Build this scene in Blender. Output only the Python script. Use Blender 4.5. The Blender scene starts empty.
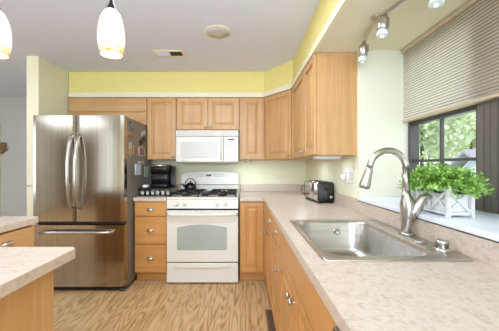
import bpy, bmesh, math, random
from mathutils import Vector, Matrix
random.seed(7)
PI = math.pi
S = bpy.context.scene
COL = S.collection
R = math.radians

# ------------------------------------------------------------------ camera
cd = bpy.data.cameras.new('camera'); cam = bpy.data.objects.new('camera', cd); COL.objects.link(cam)
cam.location = (0, 0, 1.245); cam.rotation_euler = (PI/2, 0, 0)
cd.sensor_width = 36; cd.lens = 36*270/499; cd.shift_x = 6.5/499; cd.shift_y = 1/499; cd.clip_start = .05
S.camera = cam
# ------------------------------------------------------------------ world, sun, daylight, exposure
S.view_settings.view_transform = 'Standard'; S.view_settings.look = 'None'
S.view_settings.gamma = 1; S.view_settings.use_curve_mapping = False
S.view_settings.exposure = 0.4
W = bpy.data.worlds.new('sky'); S.world = W; W.use_nodes = True
bg = W.node_tree.nodes['Background']; bg.inputs[0].default_value = (.80, .90, 1, 1); bg.inputs[1].default_value = 1.7
def lamp(name, kind, loc, rot, energy, color=(1, 1, 1), **kw):
    l = bpy.data.lights.new(name, kind); l.energy = energy; l.color = color
    for k, v in kw.items(): setattr(l, k, v)
    o = bpy.data.objects.new(name, l); o.location = loc; o.rotation_euler = rot; COL.objects.link(o); return o
sd = Vector((.55, -.25, -.8)).to_track_quat('-Z', 'Y').to_euler()
lamp('sun', 'SUN', (0, 0, 8), sd, 3.2, (1, .96, .88), angle=R(2))
COOL_FILL, COOL_TINT = (.82, .96, 1.12), (.86, .97, 1.1)  # cool tints chosen to offset the warm bounce indoors
lamp('rear_fill', 'AREA', (.1, -2.9, 1.35), (PI/2, 0, 0), 98, COOL_FILL, shape='RECTANGLE', size=3.2, size_y=1.9)  # added area lamp behind the camera, fills the room from the rear
lamp('dining_fill', 'AREA', (-1.2, -.9, 2.36), (0, 0, 0), 10, COOL_TINT, shape='RECTANGLE', size=1.6, size_y=1.2)  # unseen overhead lamp put in for general fill
lamp('kitchen_fill', 'AREA', (-.45, 1.72, 2.37), (0, 0, 0), 16, COOL_TINT, shape='RECTANGLE', size=.9, size_y=.22)  # added above the view to brighten the back run, no fixture
lamp('ceiling_bounce_fill', 'AREA', (-.5, -.8, 1.6), (PI-.3, 0, 0), 38, (.74, .95, 1.26), shape='RECTANGLE', size=1.2, size_y=.9)  # upward lamp added behind the camera to lift the ceiling
lamp('hall_fill', 'AREA', (-3.6, 2.2, 2.36), (0, 0, 0), 8, COOL_TINT, shape='RECTANGLE', size=.8, size_y=.8)  # extra lamp brightening the hall, no fitting there
lamp('rear_left_fill', 'AREA', (-4.2, -1.3, 2.36), (0, 0, 0), 30, COOL_TINT, shape='RECTANGLE', size=1.6, size_y=1.2)  # added to brighten the walls that the fridge reflects
lamp('left_fill', 'AREA', (-5.4, .9, 1.4), (PI/2, 0, -PI/2), 24, COOL_FILL, shape='RECTANGLE', size=2.4, size_y=1.5)  # made-up side light in front of a solid wall
lamp('kitchen_window_daylight', 'AREA', (1.32, 1.25, 1.32), (0, R(90), 0), 1.5, (.92, .96, 1), shape='RECTANGLE', size=.5, size_y=1.3)

# ------------------------------------------------------------------ materials
def lin(h):
    h = h.lstrip('#'); v = [int(h[i:i+2], 16)/255 for i in (0, 2, 4)]
    return tuple((c/12.92 if c <= .04045 else ((c+.055)/1.055)**2.4) for c in v) + (1,)
class NT:
    def __init__(s, name):
        s.m = bpy.data.materials.new(name); s.m.use_nodes = True; s.t = s.m.node_tree; s.n = s.t.nodes; s.b = s.n['Principled BSDF']
    def add(s, t, **kw):
        x = s.n.new(t)
        for k, v in kw.items():
            if k in x.inputs: x.inputs[k].default_value = v
            else: setattr(x, k, v)
        return x
    def link(s, a, b): s.t.links.new(a, b)
    def ramp(s, fac, stops):
        r = s.n.new('ShaderNodeValToRGB'); e = r.color_ramp.elements
        while len(e) < len(stops): e.new(.5)
        for i, (p, c) in enumerate(stops): e[i].position = p; e[i].color = lin(c) if isinstance(c, str) else c
        s.link(fac, r.inputs[0]); return r.outputs[0]
    def coord(s, scale=(1, 1, 1), kind='Object', rot=(0, 0, 0)):
        c = s.n.new('ShaderNodeTexCoord'); m = s.n.new('ShaderNodeMapping'); m.inputs['Scale'].default_value = scale
        m.inputs['Rotation'].default_value = rot
        s.link(c.outputs[kind], m.inputs[0]); return m.outputs[0]
    def bump(s, h, strength=.1, dist=.002):
        b = s.add('ShaderNodeBump', Strength=strength, Distance=dist); s.link(h, b.inputs['Height']); s.link(b.outputs[0], s.b.inputs['Normal'])
def plain(name, col, rough=.5, metal=0, noise=.03, nscale=8, **kw):
    t = NT(name); t.b.inputs['Roughness'].default_value = rough; t.b.inputs['Metallic'].default_value = metal
    n = t.add('ShaderNodeTexNoise', Scale=nscale, Detail=3.0); t.link(t.coord(), n.inputs['Vector'])
    c = lin(col); d = tuple(max(0, x*(1-noise*2)) for x in c[:3])+(1,)
    t.link(t.ramp(n.outputs[0], [(.3, d), (.7, c)]), t.b.inputs['Base Color'])
    for k, v in kw.items(): t.b.inputs[k].default_value = v
    return t.m
def wood(name, cols, scale, rough=.38):
    t = NT(name); v = t.coord(scale)
    n = t.add('ShaderNodeTexNoise', Scale=1.0, Detail=6.0, Roughness=.6, Distortion=.4); t.link(v, n.inputs['Vector'])
    n2 = t.add('ShaderNodeTexNoise', Scale=2.3, Detail=2.0); t.link(t.coord(), n2.inputs['Vector'])
    mx = t.add('ShaderNodeMix', data_type='FLOAT'); mx.inputs[0].default_value = .4
    t.link(n.outputs[0], mx.inputs[2]); t.link(n2.outputs[0], mx.inputs[3])
    t.link(t.ramp(mx.outputs[0], [(.3, cols[0]), (.5, cols[1]), (.68, cols[2])]), t.b.inputs['Base Color'])
    t.b.inputs['Roughness'].default_value = rough; t.bump(n.outputs[0], .05)
    return t.m
MAPLE = ['#bb8c58', '#ca9c68', '#d6ac7b']
M = {}
M['maple_v'] = wood('maple_vertical_grain', MAPLE, (26, 26, 1.6))
M['maple_h'] = wood('maple_horizontal_grain', MAPLE, (1.6, 26, 26))
M['honey_v'] = wood('honey_maple_vertical', ['#b87f40', '#c88f50', '#d39e62'], (26, 26, 1.6))
M['honey_h'] = wood('honey_maple_horizontal', ['#b87f40', '#c88f50', '#d39e62'], (1.6, 26, 26))
M['paint'] = plain('cream_wall_paint', '#e9e6c6', .75, noise=.012)
M['white_paint'] = plain('soft_white_reveal_paint', '#e9e6d0', .7, noise=.01)
M['yellow'] = plain('yellow_soffit_paint', '#ecdc8a', .75, noise=.015)
M['ceil'] = plain('ceiling_paint', '#e2e6f2', .85, noise=.012)
M['cream'] = plain('cream_soffit_underside_paint', '#e6e0c6', .8, noise=.012)
M['trim'] = plain('white_trim_paint', '#ede3c4', .5, noise=.01)
M['grey'] = plain('grey_hall_paint', '#c3bfb8', .8, noise=.02)
M['enamel'] = plain('white_appliance_enamel', '#e2dccf', .22, noise=.006)
M['enamel2'] = plain('offwhite_plastic', '#dfd9ca', .4, noise=.01)
M['dark'] = plain('dark_gap', '#15130f', .6)
M['black'] = plain('black_gloss_plastic', '#0e0d0d', .28)
M['matblack'] = plain('matt_black_plastic', '#262524', .5, noise=.05)
M['iron'] = plain('black_cast_iron', '#1e1c1b', .5, noise=.1, nscale=30)
M['nickel'] = plain('brushed_nickel', '#c9c4ba', .28, 1, noise=.05, nscale=40)
M['chrome'] = plain('chrome', '#dcdad6', .1, 1, noise=.01)
M['bronze'] = plain('dark_bronze', '#3a3430', .4, .8)
M['frame'] = plain('dark_taupe_window_paint', '#4b4641', .45, noise=.05)
M['mullion'] = plain('taupe_mullion_paint', '#70675d', .5, noise=.06)
M['planter'] = plain('whitewashed_wood', '#eae8e4', .6, noise=.06, nscale=25)
M['soil'] = plain('green_floral_foam', '#41502c', .9, noise=.2, nscale=40)
M['grill'] = plain('dark_grey_painted_steel', '#57534e', .45, .3, noise=.05)
M['side'] = plain('grey_textured_steel_side', '#857f76', .5, .2, noise=.05)
M['greyglass'] = plain('grey_oven_window', '#a9aea3', .12, noise=.03, nscale=3)
M['mwglass'] = plain('pale_mesh_window', '#cfcac0', .3, noise=.03, nscale=60)
M['display'] = plain('dark_display', '#20251c', .2)
M['button'] = plain('grey_button', '#c6c2bb', .5)
M['white'] = plain('white_plastic', '#f0efeb', .4, noise=.01)
M['sill'] = plain('white_painted_sill', '#e9edf2', .35, noise=.015)
M['caulk'] = plain('grey_brown_grout', '#6f6355', .8, noise=.1)
M['brown'] = plain('brown_metal', '#8a6a48', .45, .3, noise=.1)
def stainless(name, a, b, axis=(60, 60, .6), rough=.3):
    t = NT(name); n = t.add('ShaderNodeTexNoise', Scale=1.0, Detail=5.0); t.link(t.coord(axis), n.inputs['Vector'])
    t.link(t.ramp(n.outputs[0], [(.3, a), (.7, b)]), t.b.inputs['Base Color'])
    t.b.inputs['Metallic'].default_value = 1; t.b.inputs['Roughness'].default_value = rough
    return t.m
M['fridge'] = stainless('brushed_stainless_door', '#aaa194', '#b9b0a3', (40, 40, .4), .15)
M['steel'] = stainless('satin_sink_steel', '#b3ada6', '#c9c4bd', (3, 50, 50), .3)
def counter():
    t = NT('beige_speckled_laminate'); v = t.coord()
    a = t.add('ShaderNodeTexNoise', Scale=38.0, Detail=8.0, Roughness=.7, Distortion=.6); t.link(v, a.inputs['Vector'])
    b = t.add('ShaderNodeTexNoise', Scale=75.0, Detail=3.0); t.link(v, b.inputs['Vector'])
    mx = t.add('ShaderNodeMix', data_type='FLOAT'); mx.inputs[0].default_value = .35
    t.link(a.outputs[0], mx.inputs[2]); t.link(b.outputs[0], mx.inputs[3])
    t.link(t.ramp(mx.outputs[0], [(.34, '#ae9a86'), (.45, '#c4b19e'), (.55, '#cfbfae'), (.68, '#bfa995')]), t.b.inputs['Base Color'])
    t.b.inputs['Roughness'].default_value = .34; return t.m
M['counter'] = counter()
def floor_mat():
    t = NT('oak_laminate_floor')
    br = t.add('ShaderNodeTexBrick', Scale=1.0); br.offset = .37; br.inputs['Brick Width'].default_value = 1.2; br.inputs['Row Height'].default_value = .13
    br.inputs['Mortar Size'].default_value = .0012; br.inputs['Color1'].default_value = (.2, .3, .2, 1); br.inputs['Color2'].default_value = (.8, .7, .8, 1); br.inputs['Mortar'].default_value = (0, 0, 0, 1)
    t.link(t.coord(rot=(0, 0, PI/2)), br.inputs['Vector'])
    v = t.coord((1, .13, 1)); ad = t.add('ShaderNodeVectorMath', operation='MULTIPLY_ADD')
    t.link(br.outputs['Color'], ad.inputs[0]); ad.inputs[1].default_value = (3, 7, 0); t.link(v, ad.inputs[2])
    n = t.add('ShaderNodeTexNoise', Scale=4.2, Detail=2.0, Roughness=.45, Distortion=.15); t.link(ad.outputs[0], n.inputs['Vector'])
    mu = t.add('ShaderNodeMath', operation='MULTIPLY'); mu.inputs[1].default_value = 125; t.link(n.outputs[0], mu.inputs[0])
    fr = t.add('ShaderNodeMath', operation='SINE'); t.link(mu.outputs[0], fr.inputs[0])
    fine = t.add('ShaderNodeTexNoise', Scale=1.0, Detail=5.0); t.link(t.coord((70, 3, 1)), fine.inputs['Vector'])
    a = t.add('ShaderNodeMath', operation='MULTIPLY_ADD'); a.inputs[1].default_value = .12; t.link(fr.outputs[0], a.inputs[0]); t.link(fine.outputs[0], a.inputs[2])
    c = t.ramp(a.outputs[0], [(.30, '#9d7445'), (.45, '#c29a69'), (.64, '#d0ae80')])
    mx = t.add('ShaderNodeMix', data_type='RGBA', blend_type='MULTIPLY'); mx.inputs[0].default_value = 1
    t.link(c, mx.inputs[6]); t.link(t.ramp(br.outputs['Fac'], [(0, '#ffffff'), (1, '#c8b090')]), mx.inputs[7])
    t.link(mx.outputs[2], t.b.inputs['Base Color']); t.b.inputs['Roughness'].default_value = .4; return t.m
M['floor'] = floor_mat()
def glass_mat():
    t = NT('window_glass'); g = t.add('ShaderNodeBsdfGlossy', Roughness=.02); tr = t.add('ShaderNodeBsdfTransparent')
    mx = t.add('ShaderNodeMixShader'); mx.inputs[0].default_value = .06
    t.link(tr.outputs[0], mx.inputs[1]); t.link(g.outputs[0], mx.inputs[2]); t.link(mx.outputs[0], t.n['Material Output'].inputs[0]); return t.m
M['glass'] = glass_mat()
def translucent(name, col, tcol, f):
    t = NT(name); tr = t.add('ShaderNodeBsdfTranslucent'); tr.inputs[0].default_value = lin(tcol); mx = t.add('ShaderNodeMixShader'); mx.inputs[0].default_value = f
    n = t.add('ShaderNodeTexNoise', Scale=14.0, Detail=3.0); t.link(t.coord(), n.inputs['Vector'])
    c = lin(col); d = tuple(x*.88 for x in c[:3])+(1,)
    t.link(t.ramp(n.outputs[0], [(.3, d), (.7, c)]), t.b.inputs['Base Color']); t.b.inputs['Roughness'].default_value = .7
    t.link(t.b.outputs[0], mx.inputs[1]); t.link(tr.outputs[0], mx.inputs[2]); t.link(mx.outputs[0], t.n['Material Output'].inputs[0]); return t.m
M['blind'] = translucent('cellular_shade_fabric', '#e6dac6', '#fbf6ec', .58)
M['seam'] = plain('fold_shadow_beige', '#a3937a', .8)  # darker beige standing in for shadow between the pleats
M['rail'] = plain('beige_shade_rail', '#c6b496', .5)
def leaf(name, a, b, c):
    t = NT(name); n = t.add('ShaderNodeTexNoise', Scale=30.0, Detail=2.0); t.link(t.coord(), n.inputs['Vector'])
    t.link(t.ramp(n.outputs[0], [(.3, a), (.5, b), (.7, c)]), t.b.inputs['Base Color']); t.b.inputs['Roughness'].default_value = .45
    return t.m
M['leaf'] = leaf('boxwood_leaf', '#4f7d26', '#8ab84a', '#bfdf7e')
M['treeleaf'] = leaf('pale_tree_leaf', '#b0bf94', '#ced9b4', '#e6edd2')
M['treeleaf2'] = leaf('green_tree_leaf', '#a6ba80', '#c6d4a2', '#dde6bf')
M['bark'] = plain('bark', '#5a4a3c', .9, noise=.2)
M['lawn'] = plain('grass_ground', '#8aa368', .9, noise=.15, nscale=3)
M['siding'] = plain('pale_blue_grey_siding', '#c3ccd6', .8, noise=.03)
M['shingle'] = plain('grey_roof_shingle', '#8f8f98', .85, noise=.12, nscale=6)
def glow(name, col, strength, sp=None):
    t = NT(name); n = t.add('ShaderNodeTexNoise', Scale=38.0, Detail=5.0, Roughness=.7); t.link(t.coord(), n.inputs['Vector'])
    o = t.ramp(n.outputs[0], [(.35, sp or col), (.55, col)])
    t.link(o, t.b.inputs['Base Color']); t.link(o, t.b.inputs['Emission Color']); t.b.inputs['Emission Strength'].default_value = strength
    t.b.inputs['Roughness'].default_value = .15; return t.m
def pendant_glass():
    t = NT('lit_mottled_glass'); n = t.add('ShaderNodeTexNoise', Scale=42.0, Detail=5.0, Roughness=.7); t.link(t.coord(), n.inputs['Vector'])
    sp = t.add('ShaderNodeSeparateXYZ'); t.link(t.coord(), sp.inputs[0])
    mr = t.add('ShaderNodeMapRange'); t.link(sp.outputs['Z'], mr.inputs[0])
    for i, v in ((1, -.655), (2, -.60), (3, .24), (4, 0)): mr.inputs[i].default_value = v
    su = t.add('ShaderNodeMath', operation='SUBTRACT'); t.link(n.outputs[0], su.inputs[0]); t.link(mr.outputs[0], su.inputs[1])
    o = t.ramp(su.outputs[0], [(.22, '#b98448'), (.34, '#e8c088'), (.46, '#fbeedb')])
    t.link(o, t.b.inputs['Base Color']); t.link(o, t.b.inputs['Emission Color']); t.b.inputs['Emission Strength'].default_value = .5
    t.b.inputs['Roughness'].default_value = .15; return t.m
M['shade'] = pendant_glass()
M['bulb'] = glow('lit_bulb', '#fff4e2', 2.0)
M['lens'] = glow('lit_spot_lens', '#fff8ee', .25)
M['clearglass'] = plain('frosted_lens_glass', '#dfe3e2', .15, noise=.03, nscale=30)

# ------------------------------------------------------------------ mesh helpers
class MB:
    def __init__(s): s.bm = bmesh.new(); s.mats = []
    def _merge(s, t, mat=None, smooth=False, mi=0):
        if mat is not None: bmesh.ops.transform(t, matrix=mat, verts=t.verts)
        for f in t.faces: f.smooth = smooth; f.material_index = mi
        me = bpy.data.meshes.new('t'); t.to_mesh(me); t.free(); s.bm.from_mesh(me); bpy.data.meshes.remove(me); return s
    def box(s, x0, x1, y0, y1, z0, z1, b=0, seg=2, mat=None, mi=0):
        t = bmesh.new(); bmesh.ops.create_cube(t, size=1)
        bmesh.ops.scale(t, vec=(abs(x1-x0), abs(y1-y0), abs(z1-z0)), verts=t.verts)
        bmesh.ops.translate(t, vec=((x0+x1)/2, (y0+y1)/2, (z0+z1)/2), verts=t.verts)
        if b: bmesh.ops.bevel(t, geom=t.edges[:], offset=b, segments=seg, profile=.5, affect='EDGES')
        return s._merge(t, mat, False, mi)
    def loft(s, loops, cap0=True, cap1=True, smooth=True, closed=True, mi=0):
        t = bmesh.new(); vs = [[t.verts.new(p) for p in L] for L in loops]; n = len(vs[0])
        for a, b in zip(vs, vs[1:]):
            for i in range(n if closed else n-1):
                j = (i+1) % n
                t.faces.new((a[i], a[j], b[j], b[i]))
        if cap0: t.faces.new(vs[0][::-1])
        if cap1: t.faces.new(vs[-1])
        bmesh.ops.recalc_face_normals(t, faces=t.faces)
        return s._merge(t, None, smooth, mi)
    def lathe(s, prof, seg=24, mat=None, cap=True, mi=0):
        L = [[Vector((r*math.cos(2*PI*i/seg), r*math.sin(2*PI*i/seg), z)) for i in range(seg)] for r, z in prof]
        if mat is not None: L = [[mat @ p for p in l] for l in L]
        return s.loft(L, cap, cap, True, mi=mi)
    def tube(s, pts, r, seg=10, cap=True, mi=0):
        pts = [Vector(p) for p in pts]; n = len(pts); rs = r if isinstance(r, (list, tuple)) else [r]*n
        L = []; up = None
        for i, p in enumerate(pts):
            d = (pts[min(i+1, n-1)]-pts[max(i-1, 0)]).normalized()
            if up is None:
                up = Vector((0, 0, 1)) if abs(d.z) < .9 else Vector((1, 0, 0))
            u = (up - d*up.dot(d)).normalized(); v = d.cross(u); up = u
            L.append([p+(u*math.cos(2*PI*k/seg)+v*math.sin(2*PI*k/seg))*rs[i] for k in range(seg)])
        return s.loft(L, cap, cap, True, mi=mi)
    def prism(s, poly, z0, z1, mat=None, mi=0, b=0):
        t = bmesh.new(); a = [t.verts.new((x, y, z0)) for x, y in poly]; f = t.faces.new(a)
        r = bmesh.ops.extrude_face_region(t, geom=[f]); bmesh.ops.translate(t, vec=(0, 0, z1-z0), verts=[e for e in r['geom'] if isinstance(e, bmesh.types.BMVert)])
        bmesh.ops.recalc_face_normals(t, faces=t.faces)
        if b: bmesh.ops.bevel(t, geom=t.edges[:], offset=b, segments=2, profile=.5, affect='EDGES')
        return s._merge(t, mat, False, mi)
    def build(s, name, mat, parent=None, loc=None):
        me = bpy.data.meshes.new(name); s.bm.to_mesh(me); s.bm.free()
        for m in (mat if isinstance(mat, list) else [mat]): me.materials.append(m)
        o = bpy.data.objects.new(name, me); COL.objects.link(o)
        if parent: o.parent = parent
        if loc: o.location = loc
        return o
def ROT(axis, deg, at=(0, 0, 0)): return Matrix.Translation(at) @ Matrix.Rotation(R(deg), 4, axis)
def rr(x0, x1, y0, y1, r, z, n=6):
    out = []
    for cx, cy, a in ((x1-r, y1-r, 0), (x0+r, y1-r, 90), (x0+r, y0+r, 180), (x1-r, y0+r, 270)):
        for i in range(n+1):
            t = R(a+90*i/n); out.append(Vector((cx+r*math.cos(t), cy+r*math.sin(t), z)))
    return out
def tag(o, label=None, cat=None, group=None, kind=None):
    for k, v in (('label', label), ('category', cat), ('group', group), ('kind', kind)):
        if v: o[k] = v
    return o
def thing(name, label, cat, loc=(0, 0, 0), rz=0, group=None):
    o = bpy.data.objects.new(name, None); COL.objects.link(o); o.location = loc; o.rotation_euler = (0, 0, R(rz)); o.empty_display_size = .05
    return tag(o, label, cat, group)
def dup(root, label=None, loc=None):
    r = root.copy(); COL.objects.link(r)
    if label: r['label'] = label
    if loc: r.location = loc
    for ch in root.children:
        c = ch.copy(); COL.objects.link(c); c.parent = r
        for g in ch.children:
            d = g.copy(); COL.objects.link(d); d.parent = c
    return r
def struct(name, mb, mat, parent=None):
    o = mb.build(name, mat, parent)
    if not parent: o['kind'] = 'structure'
    return o

# ------------------------------------------------------------------ key dimensions
D, XR, ZC, ZS = 3.60, .845, 2.40, 2.09       # back wall, right wall, ceiling, soffit underside
YU, XU, YE = 3.29, .528, 2.0                  # faces of the wall cabinets and their near end
ZT, ZB, CT = 2.087, 1.33, .914
XW, YJ = 1.20, 1.97                           # window plane and far reveal

# ------------------------------------------------------------------ structure
struct('floor', MB().box(-5.6, 1.35, -3.1, 4.7, -.12, 0), M['floor'])
struct('ceiling', MB().box(-5.6, 1.6, -3.1, 4.7, ZC, ZC+.25), M['ceil'])
struct('wall_back', MB().box(-2.14, 1.35, D, D+.12, 0, ZC), M['paint'])
struct('wall_fridge_side', MB().box(-2.26, -2.14, 2.835, D+.12, 0, ZC), M['paint'])
struct('wall_hall', MB().box(-5.5, -2.0, 4.5, 4.6, 0, ZC), M['grey'])
struct('wall_hall_right', MB().box(-2.26, -2.14, D+.12, 4.5, 0, ZC), M['grey'])
w = MB(); w.box(-5.6, -5.5, -3.1, 4.6, 0, ZC); struct('wall_left', w, M['grey'])
# rear wall behind the viewer, openings added for light and the fridge's bright reflection
w = MB()
for a, b in ((-5.5, -4.44), (-3.76, -1.7), (1.0, 1.35)): w.box(a, b, -3.1, -3, 0, ZC)
w.box(-4.44, -3.76, -3.1, -3, 2.34, ZC); w.box(-4.44, -3.76, -3.1, -3, 0, .03); w.box(-1.7, 1.0, -3.1, -3, 2.1, ZC)
struct('wall_rear', w, M['paint'])
d = MB().box(-5.42, -4.52, -2.995, -2.95, 0, 2.1, .005); struct('reflected_brown_panel', d, M['brown'])  # unseen brown slab added to give the fridge a brown reflection
# right wall, with the window recess cut in between YN and YJ
YN = .45
w = MB(); w.box(XR, 1.272, YJ, D, 0, ZC); w.box(XR, 1.35, -3, YN, 0, ZC); w.box(XR, 1.35, YN, YJ, 0, .999)
struct('wall_right', w, M['paint'])
w = MB(); w.box(XR+.002, XW+.04, YJ-.004, YJ, 1.022, ZS); w.box(XR+.002, XW+.04, YN, YN+.004, 1.022, ZS); struct('trim_window_reveal', w, M['white_paint'])
# soffit: yellow face, cream underside
sf = [(-2.13, YU+.012), (.255, YU+.012), (.540, 2.92), (.540, -2.9), (1.34, -2.9), (1.34, YJ), (XR, YJ), (XR, D), (-2.13, D)]
s_ = MB().prism(sf, ZS, ZC)
for f in s_.bm.faces:
    if f.normal.z < -.5: f.material_index = 1
struct('soffit', s_, [M['yellow'], M['cream']])
def strip(path, t, z0, z1):   # a moulding following a path, thickness t to its left
    a = []; n = len(path)
    for i, p in enumerate(path):
        p = Vector(p); q0 = Vector(path[max(i-1, 0)]); q1 = Vector(path[min(i+1, n-1)])
        d0 = (p-q0).normalized() if i else (q1-p).normalized(); d1 = (q1-p).normalized() if i < n-1 else d0
        n0 = Vector((d0.y, -d0.x)); n1 = Vector((d1.y, -d1.x)); m = (n0+n1).normalized(); a.append(p+m*(t/max(.3, m.dot(n0))))
    return [tuple(p) for p in path]+[tuple(p) for p in a[::-1]]
pth = [(-2.12, YU+.011), (.255, YU+.011), (.539, 2.92), (.539, -2.8)]
tr = MB(); tr.prism(strip(pth, .022, 0, 0), ZS-.002, ZS+.048); tr.prism(strip(pth, .012, 0, 0), ZS+.048, ZS+.058)
struct('trim_soffit', tr, M['trim'])
struct('trim_wall_end', MB().box(-2.262, -2.138, 2.823, 2.834, 0, ZC-.001), M['trim'])
struct('window_sill', MB().box(XR-.018, XW+.045, YN, YJ-.005, 1.0, 1.023, .004), M['sill'])
struct('trim_sill_grout', MB().box(XR-.012, XR+.1, YN, YJ-.005, .9935, .9997), M['caulk'])
struct('trim_hall', MB().box(-4.14, -4.035, 4.47, 4.499, 0, 2.1, .003), M['trim'])

# window: two sashes either side of a wide dark mullion
def window(y0, y1, name):
    z0, z1 = 1.024, 2.06
    f = MB(); x0, x1 = XW, XW+.07
    f.box(x0, x1, y0, y0+.02, z0, z1, .003); f.box(x0, x1, y1-.02, y1, z0, z1, .003)
    f.box(x0, x1, y0+.02, y1-.02, z1-.04, z1, .003); f.box(x0, x1, y0+.02, y1-.02, z0, z0+.045, .003)
    fr = f.build(name, M['frame']); fr['kind'] = 'structure'
    zs = 1.285
    m = MB(); m.box(XW+.03, XW+.062, y0+.021, y1-.021, zs-.009, zs+.009, .003); m.build('meeting_rail', M['frame'], fr)
    m = MB(); m.box(XW+.012, XW+.062, y0+.021, y1-.021, 1.542, 1.578, .003); m.build('check_rail', M['frame'], fr)
    m = MB(); ym = (y0+y1)/2+.022; m.box(XW+.036, XW+.056, ym-.008, ym+.008, z0+.046, 1.5415, .002); m.build('muntin', M['frame'], fr)
    m = MB(); m.box(XW+.0441, XW+.0471, y0+.016, y1-.016, z0+.04, z1-.035); m.build('pane', M['glass'], fr)
    return fr
window(1.373, YJ-.006, 'window_1'); window(.58, 1.19, 'window_2')
m = MB(); m.box(XW-.012, XW+.07, 1.191, 1.372, 1.024, 2.06, .004)
for y in (1.235, 1.262, 1.30, 1.335): m.box(XW-.017, XW-.012, y-.004, y+.004, 1.03, 2.05, .001)
struct('trim_window_mullion', m, M['mullion'])
w = MB(); w.box(XW+.07, 1.35, YN, .58, 1.0, ZS); w.box(XW+.072, 1.35, 1.19, 1.373, 1.0, ZS); w.box(XW+.0, XW+.07, YN+.005, .579, 1.024, 2.06); struct('wall_window', w, M['white_paint'])
struct('trim_window_head', MB().box(XW, XW+.07, YN+.005, YJ-.006, 2.061, ZS-.001), M['frame'])

# ------------------------------------------------------------------ outdoors
struct('ground', MB().box(1.5, 60, -10, 70, -1.7, -1.5), M['lawn'])
def tree(x, y, h, rad, nl, mat, label):
    t = thing('leafy_tree', label, 'tree', (x, y, -1.5), 0, 'trees outside the window')
    MB().tube([(0, 0, 0), (.1, 0, h*.3), (.05, .1, h*.62)], [.16, .12, .05], 8).build('trunk', M['bark'], t)
    bm = bmesh.new()
    cl = []
    for k in range(16):
        a = random.random()*2*PI; r = rad*random.random()**.5*.8; cl.append(Vector((r*math.cos(a), r*math.sin(a), h*(.32+.62*random.random()))))
    for k in range(nl):
        c = random.choice(cl); v = Vector((random.gauss(0, 1), random.gauss(0, 1), random.gauss(0, .8))).normalized()*rad*.5*(random.random()**.4)
        p = c+v; q = Vector((random.gauss(0, 1), random.gauss(0, 1), random.gauss(0, 1))).normalized()
        u = q.orthogonal().normalized(); w_ = q.cross(u); s = random.uniform(.12, .3)
        bm.faces.new([bm.verts.new(p+u*s), bm.verts.new(p+w_*s*.6), bm.verts.new(p-u*s), bm.verts.new(p-w_*s*.6)])
    b = MB(); b.bm.free(); b.bm = bm; b.build('foliage', mat, t)
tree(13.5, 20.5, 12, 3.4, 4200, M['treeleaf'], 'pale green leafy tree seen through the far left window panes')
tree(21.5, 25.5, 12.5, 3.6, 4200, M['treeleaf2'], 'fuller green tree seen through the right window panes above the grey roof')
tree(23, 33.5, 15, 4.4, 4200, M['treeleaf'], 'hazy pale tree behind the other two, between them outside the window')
hs = thing('neighbour_house', 'pale blue-grey house with grey shingle roof outside the window', 'house', (8.6, 8.6, -1.5), -14)
h_ = MB(); h_.box(-1.2, 3.6, -2.2, 1.6, 0, 2.1); h_.build('wall', M['siding'], hs)
rf = MB()
rf.prism([(-2.6, 2.1), (-.3, 3.3), (2.0, 2.1), (2.0, 2.02), (-.3, 3.2), (-2.6, 2.02)], -1.5, 3.9, Matrix(((0, 0, 1, 0), (1, 0, 0, 0), (0, 1, 0, 0), (0, 0, 0, 1))))
rf.build('roof', M['shingle'], hs)
gb = MB().prism([(-2.2, 2.101), (-.3, 3.1), (1.6, 2.101)], -1.19, -1.1, Matrix(((0, 0, 1, 0), (1, 0, 0, 0), (0, 1, 0, 0), (0, 0, 0, 1))))
gb.build('gable', M['siding'], hs)

# ------------------------------------------------------------------ cabinets
def panel_door(x0, x1, z0, z1, y=0, raised=True, st=.05):
    m = MB(); t = .019
    m.box(x0, x0+st, y-t, y, z0, z1, .003); m.box(x1-st, x1, y-t, y, z0, z1, .003)
    m.box(x0+st, x1-st, y-t, y, z1-st, z1, .003); m.box(x0+st, x1-st, y-t, y, z0, z0+st, .003)
    m.box(x0+st, x1-st, y-t+.013, y, z0+st, z1-st)
    if raised and x1-x0 > 3*st and z1-z0 > 3*st:
        a = st+.012; b = st+.04
        def L(i, yy): return [Vector((x0+i, yy, z0+i)), Vector((x1-i, yy, z0+i)), Vector((x1-i, yy, z1-i)), Vector((x0+i, yy, z1-i))]
        m.loft([L(a, y-t+.014), L(a, y-t+.011), L(b, y-t+.001)], True, True, smooth=False)
    return m
def knob(parent, x, z, y=-.019, sx=1.0, name='knob'):
    m = MB(); mat = Matrix.Translation((x, y, z)) @ Matrix.Diagonal((sx, 1, 1, 1)) @ Matrix.Rotation(PI/2, 4, 'X')
    m.lathe([(.0075, 0), (.006, .004), (.0055, .012), (.011, .017), (.0155, .022), (.014, .028), (.008, .0315), (.002, .0325)], 18, mat)
    return m.build(name, M['nickel'], parent)
def cup_pull(parent, x, z, y=-.019):
    m = MB(); L = []
    for k in range(9):           # half-dome shell, open underneath
        a = R(180*k/8); L.append([Vector((x+.038*math.cos(a), y-.0005-.020*math.sin(a)*math.cos(R(b)), z-.004+.018*math.sin(R(b))*(.35+.65*math.sin(a)))) for b in range(-20, 91, 22)])
    m.loft(L, False, False, True, False); m.box(x-.040, x+.040, y-.003, y, z+.012, z+.016, .001)
    return m.build('drawer_pull', M['nickel'], parent)
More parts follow.
